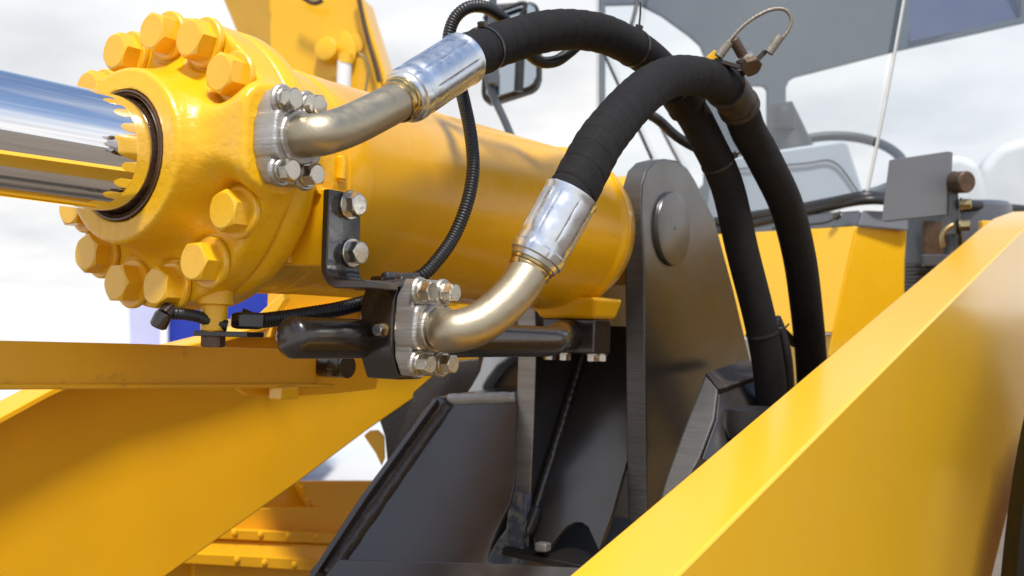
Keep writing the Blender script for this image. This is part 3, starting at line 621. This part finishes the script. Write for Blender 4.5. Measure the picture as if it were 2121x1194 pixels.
# rear gusset right of the clevis plate
gx = thing('side_gusset', on_n(1500, 850, .3), 'dark steel gusset with rusty scuffed top edge right of the clevis plate', 'gusset')
gp = [(1462, 772), (1500, 778), (1506, 850), (1480, 930), (1465, 1000), (1365, 1060), (1382, 980), (1420, 880)]
prism('gusset_edge', [P(1462, 773, 1.99), P(1488, 806, 1.97), P(1480, 870, 1.94), P(1450, 950, 1.90), P(1400, 1040, 1.86), P(1355, 1080, 1.85), P(1380, 990, 1.90), P(1420, 880, 1.95)], Vector((.02, .05, 0)), 'edge_dark', gx, bevel=.004)
prism('gusset_bevel', [P(1462, 772, 1.985), P(1540, 746, 2.22), P(1600, 752, 2.22), P(1600, 770, 2.10), P(1490, 806, 1.965)], Vector((0, .01, -.02)), 'rust', gx, bevel=.002)
prism('gusset_plate', [P(1489, 808, 1.975), P(1600, 772, 2.11), P(1640, 850, 2.0), P(1480, 960, 1.90), P(1452, 952, 1.905), P(1482, 870, 1.945)], Vector((.01, .04, 0)), 'frame', gx, bevel=.003)
lathe('hose_collar', [(0, .050), (.02, .054), (.05, .05)], P(1560, 905, 1.96), (0, 0, 1), 'rubber', gx, n=40, cap=(True, True))

# ------------------------------------------------------------------ loader arms
AI, AO = .47, .57
ra = [(-.45, -.586), (2.03, .0915), (2.20, .135), (2.45, .178), (3.2, .235), (3.2, -.10), (2.75, -.16), (2.05, -.31), (2.045, -.42), (1.696, -.652), (1.55, -.80), (-.45, -1.15)]
arm_r = thing('lift_boom', F(1, .52, -.3), 'large glossy yellow loader arm in the foreground rising to the right', 'loader arm', 'yellow loader arms')
prism('arm_beam', [F(s, AO, b) for s, b in ra], NN * (AI - AO), 'arm', arm_r, bevel=.0045, seg=3)
la_px = [(-300, 1010), (0, 864), (105, 807), (250, 742), (400, 712), (480, 690), (560, 655), (700, 625), (900, 610), (1050, 610), (1050, 690), (925, 779), (760, 893), (620, 998), (480, 1098), (345, 1194), (180, 1310), (-300, 1640)]
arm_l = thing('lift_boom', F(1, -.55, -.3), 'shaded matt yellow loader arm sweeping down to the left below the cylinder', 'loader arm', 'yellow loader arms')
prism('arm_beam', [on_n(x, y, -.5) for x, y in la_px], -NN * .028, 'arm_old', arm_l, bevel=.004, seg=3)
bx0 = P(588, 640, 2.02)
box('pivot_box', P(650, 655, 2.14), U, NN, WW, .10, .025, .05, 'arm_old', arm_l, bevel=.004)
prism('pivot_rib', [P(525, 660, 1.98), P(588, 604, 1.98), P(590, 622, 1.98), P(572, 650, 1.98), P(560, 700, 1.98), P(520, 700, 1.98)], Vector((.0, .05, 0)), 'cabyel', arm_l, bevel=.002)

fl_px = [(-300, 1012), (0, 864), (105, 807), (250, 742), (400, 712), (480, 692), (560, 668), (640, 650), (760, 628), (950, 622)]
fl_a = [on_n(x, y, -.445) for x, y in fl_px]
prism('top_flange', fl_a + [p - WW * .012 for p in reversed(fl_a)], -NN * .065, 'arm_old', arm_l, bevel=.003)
# levelling bar under the cylinder
bar = thing('guide_bar', F(.1, -.1, -.24), 'stained yellow angle bar lying level under the cylinder at the left edge', 'bar')
bt = [on_n(-260, 698, -.1), on_n(0, 706, -.1), on_n(300, 713, -.1), on_n(600, 725, -.1), on_n(655, 735, -.1), on_n(655, 797, -.1), on_n(0, 798, -.1), on_n(-260, 796, -.1)]
prism('bar_web', bt, -NN * .010, 'bar', bar, bevel=.0015)
bl_ = [on_n(-260, 795, -.1), on_n(682, 795, -.1), on_n(682, 803, -.1), on_n(-260, 808, -.1)]
prism('bar_lip', [p for p in bl_], NN * .012, 'bar', bar, bevel=.002)
brk = thing('bar_bracket', F(.45, -.14, -.25), 'yellow bracket plate behind the end of the angle bar with a small square block below', 'bracket')
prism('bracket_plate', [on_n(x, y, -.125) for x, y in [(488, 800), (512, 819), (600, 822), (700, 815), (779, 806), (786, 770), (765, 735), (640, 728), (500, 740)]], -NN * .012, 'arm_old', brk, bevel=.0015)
box('bracket_block', on_n(588, 814, -.09), U, NN, WW, .017, .012, .0085, 'cabyel', brk, bevel=.002)
lathe('bracket_roller', [(0, .017), (.05, .017)], on_n(668, 757, -.115), NN, 'blk', brk, n=28, cap=(True, True))
put('roller_nut', hex_mesh('roller_nut', .0135, .02, 'blk'), brk, on_n(690, 757, -.09), NN, .2)
bolt(brk, on_n(712, 750, -.112), NN, .009, .01, .011, .002, 'brass')

# ------------------------------------------------------------------ yellow step behind the left arm
st = thing('step_guard', P(560, 1100, 3.0), 'yellow riveted step guard low behind the far loader arm', 'guard')
def G(x, y, a=-1.0): return on_n(x, y, a)
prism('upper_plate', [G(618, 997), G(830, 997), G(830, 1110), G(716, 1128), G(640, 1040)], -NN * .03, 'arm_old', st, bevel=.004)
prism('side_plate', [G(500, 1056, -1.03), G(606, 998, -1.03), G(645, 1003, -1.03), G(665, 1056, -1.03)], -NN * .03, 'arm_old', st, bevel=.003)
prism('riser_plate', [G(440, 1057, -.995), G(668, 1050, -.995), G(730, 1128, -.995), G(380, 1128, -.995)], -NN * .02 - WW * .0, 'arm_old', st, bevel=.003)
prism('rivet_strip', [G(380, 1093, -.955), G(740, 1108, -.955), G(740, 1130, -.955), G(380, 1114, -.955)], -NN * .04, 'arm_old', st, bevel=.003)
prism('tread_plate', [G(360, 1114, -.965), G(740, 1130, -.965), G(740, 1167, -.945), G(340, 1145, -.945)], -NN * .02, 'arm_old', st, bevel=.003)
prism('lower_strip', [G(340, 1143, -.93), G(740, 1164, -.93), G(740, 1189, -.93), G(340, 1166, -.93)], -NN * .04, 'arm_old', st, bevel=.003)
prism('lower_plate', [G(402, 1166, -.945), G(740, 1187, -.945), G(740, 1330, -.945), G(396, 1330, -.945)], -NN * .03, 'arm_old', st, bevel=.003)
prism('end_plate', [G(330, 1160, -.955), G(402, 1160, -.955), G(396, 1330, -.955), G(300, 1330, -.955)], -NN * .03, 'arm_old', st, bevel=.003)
prism('shade_deck', [F(1.0, -.6, -.16), F(2.4, -.6, -.21), F(2.4, -1.25, -.21), F(1.2, -1.2, -.17), F(1.0, -.88, -.16)], -WW * .03, 'arm_old', st, bevel=.004)  # hidden deck added above the step to keep the sun off it
rv = ring_mesh('rivet', [(0, .009), (.003, .008), (.005, .004)], 'arm_old', n=14)
for (x, y, a) in ((486, 1104, -.955), (540, 1107, -.955), (597, 1110, -.955), (655, 1113, -.955), (491, 1160, -.93), (548, 1166, -.93), (610, 1170, -.93)):
    put('rivet', rv, st, G(x, y, a), NN)
for (x, y) in ((628, 1008), (638, 1034)):
    put('tack_weld', rv, st, G(x, y, -1.0), NN)
yt = thing('yellow_pointer', P(780, 910, 2.7), 'small bright yellow plate showing at the tip of the gap beside the frame rim', 'plate')
prism('pointer_plate', [P(753, 903, 2.7), P(765, 893, 2.7), P(782, 892, 2.7), P(796, 905, 2.7), P(797, 950, 2.7), P(790, 966, 2.7), P(778, 940, 2.7)], Vector((.0, .02, 0)), 'cabyel', yt, bevel=.003)

# ------------------------------------------------------------------ cab of the loader
cab = thing('loader_cab', P(1790, 600, 3.4), 'operator cab with large windshield panes over a yellow nose', 'cab')
C0 = P(1793, 406, 3.2); LB = P(1480, 456, 3.62); TP = P(1877, -30, 3.50); RB = P(2160, 436, 3.62)
nl = (LB - C0).cross(TP - C0).normalized(); nr = (RB - C0).cross(TP - C0).normalized()
def WL(x, y): return on_plane(x, y, C0, nl)
def WR(x, y): return on_plane(x, y, C0, nr)
bk = Vector((.006, .02, 0)).normalized() * .008
gl = prism('windshield_pane', [WL(1790, 410), WL(1482, 458), WL(1300, 488), WL(1243, 497), WL(1243, -40), WL(1868, -60)], bk, 'glass', cab, bevel=0)
gr = prism('side_pane', [WR(1797, 410), WR(2170, 440), WR(2200, -60), WR(1884, -60)], bk, 'glass', cab, bevel=0)
sweep('pane_joint', [WL(1795, 404), WL(1836, 202), WL(1880, -40)], .0075, 'alu', cab, step=.05, n=14, flat=.6)
sweep('door_pillar', [WL(1238, -40), WL(1238, 200), WL(1237, 497)], .006, 'alu', cab, step=.05, n=10)
sweep('windshield_seal', [WL(1470, 463), WL(1640, 436), WL(1720, 421), WL(1792, 408), WR(1830, 411), WR(1960, 422), WR(2160, 440)], .0175, 'rubber', cab, step=.01, n=16)
sweep('lower_seal', [WL(1480, 482), WL(1640, 446), WL(1735, 425), WL(1800, 415), WR(1900, 425)], .013, 'rubber', cab, step=.01, n=14)
# inside: rear wall with window openings
def IW(x, y): return P(x, y, 5.0)
def rr(x0, y0, x1, y1, r, ytop2=None):
    pts = []; yt = ytop2 if ytop2 is not None else y0
    for (cx, cy, a0) in ((x1 - r, yt + r, -90), (x1 - r, y1 - r, 0), (x0 + r, y1 - r, 90), (x0 + r, y0 + r, 180)):
        for k in range(6):
            a = R(a0 + 18 * k); pts.append(IW(cx + r * math.cos(a), cy + r * math.sin(a)))
    return pts
h_a = [IW(*q) for q in [(1254, 8), (1325, 6), (1372, 30), (1430, 72), (1452, 92), (1460, 112), (1460, 380), (1445, 395), (1254, 395)]]
h_c = [IW(*q) for q in [(1628, 182), (1634, 168), (1650, 158), (1868, 102), (2140, 42), (2300, 10), (2300, 440), (1650, 440), (1634, 432), (1628, 420)]]
h_d = [(1884, 87), (2116, 36), (2116, -130), (1884, -130)]
holes('rear_wall', [IW(1241, -140), IW(2380, -140), IW(2380, 640), IW(1241, 640)], [h_a, rr(1545, 176, 1592, 420, 14), h_c, [IW(*q) for q in h_d]], Vector((0, .05, 0)), 'inside', cab)
prism('sky_tint_pane', [P(x, y, 4.98 + max(0, 84 - y) * .0009) for x, y in h_d], Vector((0, .012, 0)), 'tint', cab, bevel=0)  # added pane, its blue colour stands in for the sky patch
prism('dash_console', [P(x, y, 4.2) for x, y in [(1500, 330), (1620, 310), (1745, 291), (1756, 296), (1796, 420), (1640, 460), (1480, 480)]], Vector((.02, .35, .02)), 'console', cab, bevel=.02, seg=3)
sweep('console_trim', [P(1500, 353, 4.19), P(1590, 345, 4.19), P(1690, 336, 4.19), P(1716, 330, 4.19), P(1735, 340, 4.19), P(1780, 402, 4.19)], .004, 'wheelgrey', cab, step=.02, n=8)
wc = P(1735, 342, 4.5); wm = frame(Vector((-.10, -.55, .80)), (1, 0, 0)); v = []
sweep('steering_wheel', [wc + wm @ Vector((.255 * math.cos(t), .255 * math.sin(t), 0)) for t in [2 * math.pi * k / 40 for k in range(41)]], .020, 'wheelgrey', cab, step=.015, n=16)
lathe('wheel_knob', [(0, .045), (.05, .05), (.085, .04), (.10, .015)], P(1623, 268, 4.3), (0, 0, 1), 'wheelgrey', cab, n=28, cap=(True, True))
lathe('steering_column', [(0, .10), (.22, .045)], P(1640, 330, 4.35), P(1625, 255, 4.35) - P(1640, 330, 4.35), 'wheelgrey', cab, n=24)
def cushion(name, pts, d, th):
    o = prism(name, [P(x, y, d) for x, y in pts], Vector((.03, th, 0)), 'seat', cab, bevel=.05, seg=4); return o
cushion('seat_back', [(1880, 470), (1890, 350), (1915, 332), (1990, 318), (2030, 336), (2044, 380), (2050, 470)], 4.6, .15)
cushion('seat_back', [(2010, 470), (2030, 345), (2070, 300), (2125, 284), (2200, 290), (2210, 470)], 4.75, .15)
# wiper arms
sweep('wiper_arm', [WL(1330, -40) - bk * 4, WL(1318, 30) - bk * 4, WL(1310, 58) - bk * 4], .0085, 'rubber', cab, step=.02, n=10)
sweep('wiper_arm', [WL(1254, 115) - bk * 3, WL(1300, 215) - bk * 3, WL(1352, 330) - bk * 3], .0065, 'rubber', cab, step=.02, n=10)
sweep('wiper_blade', [WL(1352, 225) - bk * 3, WL(1378, 280) - bk * 3, WL(1412, 345) - bk * 3], .0085, 'cabgrey', cab, step=.02, n=10, flat=.5)
# nose below the glass
crz = [P(1772, 470, 3.17), P(1768, 480, 3.165), P(1722, 690, 3.09)]
prism('nose_panel', [P(1480, 486, 3.52), P(1569, 481, 3.42), P(1773, 469, 3.17), P(1768, 480, 3.168), P(1722, 690, 3.12), P(1640, 697, 3.24), P(1470, 700, 3.46)], Vector((.06, .05, 0)), 'cabyel', cab, bevel=.004)
prism('nose_panel', [P(1775, 469, 3.172), P(1878, 477, 3.30), P(1874, 540, 3.29), P(1872, 720, 3.28), P(1715, 740, 3.11), P(1724, 690, 3.122)], Vector((.02, .08, 0)), 'cabyel', cab, bevel=.004)
prism('lower_nose', [P(1560, 690, 3.43), P(1640, 700, 3.27), P(1724, 692, 3.16), P(1716, 900, 3.16), P(1560, 900, 3.43)], Vector((.05, .05, 0)), 'cabyel', cab, bevel=.004)
prism('cowl_panel', [WL(1480, 470), WL(1640, 446), WL(1783, 436), WL(1775, 468), WL(1640, 478), WL(1480, 488)], Vector((0, .02, 0)), 'cabgrey', cab, bevel=.004)
prism('cowl_panel', [WR(1786, 436), WR(1880, 440), WR(1880, 478), WR(1776, 468)], Vector((.01, .02, 0)), 'greyplate', cab, bevel=.004)
bolt(cab, P(1735, 449, 3.2), nl if nl.y < 0 else -nl, .010, .008, .013, .002, 'blk')
sweep('cowl_trim', [WL(1600, 474), WL(1690, 464), WL(1722, 458), WL(1740, 438)], .003, 'rubber', cab, step=.01, n=8)

# air cleaner right of the nose
ac = thing('air_cleaner', P(1950, 540, 3.5), 'dark ribbed canister half hidden between cab nose and loader arm', 'canister')
lathe('canister_body', [(-.28, .185), (-.05, .185), (.10, .185), (.14, .18), (.155, .165)], P(1975, 520, 3.62), (0, 0, 1), 'cabgrey', ac, n=56, cap=(True, True))
for k in range(5):
    lathe('canister_rib', [(-.008, .186), (-.004, .193), (.004, .193), (.008, .186)], P(1975, 520, 3.62) + Vector((0, 0, -.05 - .024 * k)), (0, 0, 1), 'blk', ac, n=56)
box('canister_latch', P(1932, 500, 3.38), (1, .2, 0), (0, 1, 0), (0, 0, 1), .034, .014, .062, 'rustbolt', ac, bevel=.005)
box('latch_foot', P(1938, 540, 3.37), (1, .2, 0), (0, 1, 0), (0, 0, 1), .044, .012, .018, 'cabgrey', ac, bevel=.004)
box('yellow_fitting', P(2042, 468, 3.2), (1, .2, 0), (0, 1, 0), (0, 0, 1), .018, .015, .014, 'cabyel', ac, bevel=.004)

# square grey plate on its bracket
sp = thing('grey_plate', P(1895, 385, 2.7), 'square grey metal plate on a bolted bracket beside the right arm', 'plate')
prism('plate_face', [P(1841, 331, 2.66), P(1963, 313, 2.74), P(1957, 446, 2.74), P(1825, 460, 2.66)], Vector((.020, .016, 0)), 'greyplate', sp, bevel=.0025)
sweep('bracket_bar', [P(1970, 356, 2.76), P(1975, 410, 2.76), P(1978, 460, 2.76), P(1985, 520, 2.75), P(1988, 570, 2.74)], .013, 'blk', sp, step=.01, n=12, flat=.5)
box('bracket_arm', P(1968, 425, 2.765), (1, .1, 0), (0, 1, 0), (.05, 0, 1), .012, .02, .075, 'cabgrey', sp, bevel=.002)
lathe('rusty_knob', [(0, .022), (.004, .027), (.05, .027), (.054, .024)], P(1972, 379, 2.76), P(2010, 377, 2.70) - P(1972, 379, 2.76), 'rustbolt', sp, n=28, cap=(True, True))
for (x, y) in ((1992, 423), (1990, 468)):
    put('brass_nut', hex_mesh('brass_nut', .012, .022, 'brass'), sp, P(x, y, 2.74), (1, -.5, 0), .2)
    put('brass_washer', ring_mesh('brass_washer', [(0, .016), (.004, .016), (.004, .005)], 'brass'), sp, P(x - 3, y, 2.745), (1, -.5, 0))
sweep('bracket_hook', [P(1974, 466, 2.72), P(1962, 473, 2.72), P(1953, 482, 2.72), P(1951, 494, 2.72), P(1955, 512, 2.72)], .0065, 'brass', sp, step=.006, n=12)

# front tyre low at the right edge
ty = thing('front_tyre', F(1.93, .925, -1.66), 'black rubber tyre just showing at the lower right edge below the yellow beam', 'tyre')
lathe('tyre_casing', [(-.20, .40), (-.26, .52), (-.27, .68), (-.23, .77), (-.12, .80), (.12, .80), (.23, .77), (.27, .68), (.26, .52), (.20, .40)], F(1.93, .925, -.86), NN, 'tyre', ty, n=96)
lathe('tyre_rim', [(-.12, .05), (-.2, .41), (.2, .41), (.16, .37), (.12, .05)], F(1.93, .925, -.86), NN, 'cabyel', ty, n=64)
for k in range(26):
    q = 2 * math.pi * k / 26; rd = U * math.cos(q) + WW * math.sin(q); tg = -U * math.sin(q) + WW * math.cos(q)
    box('tyre_lug', F(1.93, .925, -.86) + rd * .80 + NN * (.11 if k % 2 else -.11), NN + tg * (.5 if k % 2 else -.5), rd, tg, .13, .016, .035, 'tyre', ty, bevel=.006)

# mirror
mi = thing('wing_mirror', P(1060, 130, 3.3), 'black framed wing mirror on a bent tube arm left of the cab', 'mirror')
def MP(x, y, d=3.3): return P(x, y, d)
shell = [(1002, 20), (1012, 8), (1100, 2), (1112, 8), (1119, 30), (1118, 160), (1112, 178), (1098, 188), (1024, 212), (1008, 214), (998, 204), (996, 190)]
sh = prism('mirror_shell', [MP(x, y) for x, y in shell], Vector((.01, .07, 0)), 'rubber', mi, bevel=.012, seg=3)
inn = [(1010, 26), (1018, 16), (1098, 9), (1108, 14), (1112, 34), (1111, 158), (1106, 172), (1096, 181), (1026, 203), (1014, 204), (1006, 196)]
prism('mirror_face', [MP(x, y, 3.297) for x, y in inn], Vector((0, .02, 0)), 'mirror_glass', mi, bevel=.004)
sweep('mirror_arm', [MP(1022, -30, 3.22), MP(1020, 20, 3.22), MP(1013, 120, 3.22), MP(1012, 170, 3.22), MP(1024, 205, 3.22), MP(1042, 243, 3.22), MP(1066, 300, 3.22)], .0115, 'cabgrey', mi, step=.012, n=16)
sweep('mirror_strut', [MP(1078, 100, 3.27), MP(1076, 150, 3.27), MP(1074, 190, 3.27)], .014, 'rubber', mi, step=.02, n=12)
box('arm_clamp', MP(1022, 152, 3.2), (1, 0, 0), (0, 1, 0), (0, 0, 1), .016, .02, .034, 'cabgrey', mi, bevel=.003)
sweep('mirror_hood', [MP(1002, 40, 3.26), MP(1010, 32, 3.26), MP(1060, 14, 3.26), MP(1092, 4, 3.26), MP(1086, 20, 3.26), MP(1076, 40, 3.26)], .007, 'rubber', mi, step=.012, n=10)

# ------------------------------------------------------------------ yellow boom of another machine
bo = thing('crane_boom', P(640, 60, 6), 'blurred yellow boom of another machine rising behind the cylinder', 'boom')
prism('boom_side', [P(x, y, 5.6) for x, y in [(556, -120), (735, -20), (746, 18), (800, 190), (838, 330), (600, 330), (560, 200)]], Vector((.05, .35, 0)), 'yellow', bo, bevel=.01)
prism('boom_front', [P(400, -160, 5.9), P(556, -120, 5.6), P(560, 20, 5.6), P(612, 130, 5.6), P(660, 330, 5.6), P(560, 330, 5.9), P(500, 90, 5.9), P(452, -25, 5.9)], Vector((.12, .28, 0)), 'arm_old', bo, bevel=.01)
lathe('boom_boss', [(0, .13), (.012, .13), (.016, .12), (.016, .06), (.09, .06), (.095, .05)], P(690, 112, 5.62), (-.3, -1, .1), 'yellow', bo, n=48, cap=(False, True))
lathe('boom_eye', [(0, .05), (.008, .05), (.011, .04)], P(735, 92, 5.6), (-.2, -1, 0), 'yellow', bo, n=32, cap=(False, True))
lathe('boom_rod', [(0, .036), (.4, .036)], P(714, 128, 5.5), P(711, 200, 5.5) - P(714, 128, 5.5), 'white', bo, n=32, cap=(True, True))
lathe('rod_head', [(0, .036), (.05, .038)], P(716, 112, 5.5), P(711, 200, 5.5) - P(714, 128, 5.5), 'yellow', bo, n=32, cap=(True, True))
sweep('boom_hose', [P(740, -20, 5.55), P(752, 40, 5.55), P(764, 90, 5.55), P(776, 130, 5.55), P(786, 170, 5.55)], .012, 'rustbolt', bo, step=.03, n=12)
sweep('boom_rail', [P(742, -20, 5.6), P(755, 30, 5.6), P(792, 150, 5.6), P(830, 300, 5.6)], .016, 'arm', bo, step=.03, n=12)
sweep('thin_pipe', [P(744, 112, 5.5), P(758, 122, 5.5), P(763, 145, 5.5), P(757, 190, 5.5)], .007, 'brass', bo, step=.02, n=10)
sweep('boom_hook', [P(620, -10, 5.5), P(640, 2, 5.5), P(650, 10, 5.5), P(668, 0, 5.5)], .014, 'rustbolt', bo, step=.02, n=10)

# far left: panels behind the cylinder head
bl = thing('blue_container', P(400, 690, 9), 'blue cladded container far behind the cylinder head', 'container')
prism('container_wall', [P(345, 560, 9), P(600, 560, 9), P(600, 960, 9), P(345, 960, 9)], Vector((0, 2.4, 0)), 'blue', bl, bevel=.02)
box('corner_post', P(341, 700, 8.95), (1, 0, 0), (0, 1, 0), (0, 0, 1), .03, .03, .55, 'white', bl, bevel=.01)
pl = thing('pale_container', P(300, 690, 9.6), 'pale lilac container beside the blue one behind the cylinder head', 'container')
prism('container_wall', [P(264, 560, 9.6), P(341, 560, 9.6), P(341, 960, 9.6), P(276, 960, 9.6)], Vector((-.1, 2.4, 0)), 'pale', pl, bevel=.02)
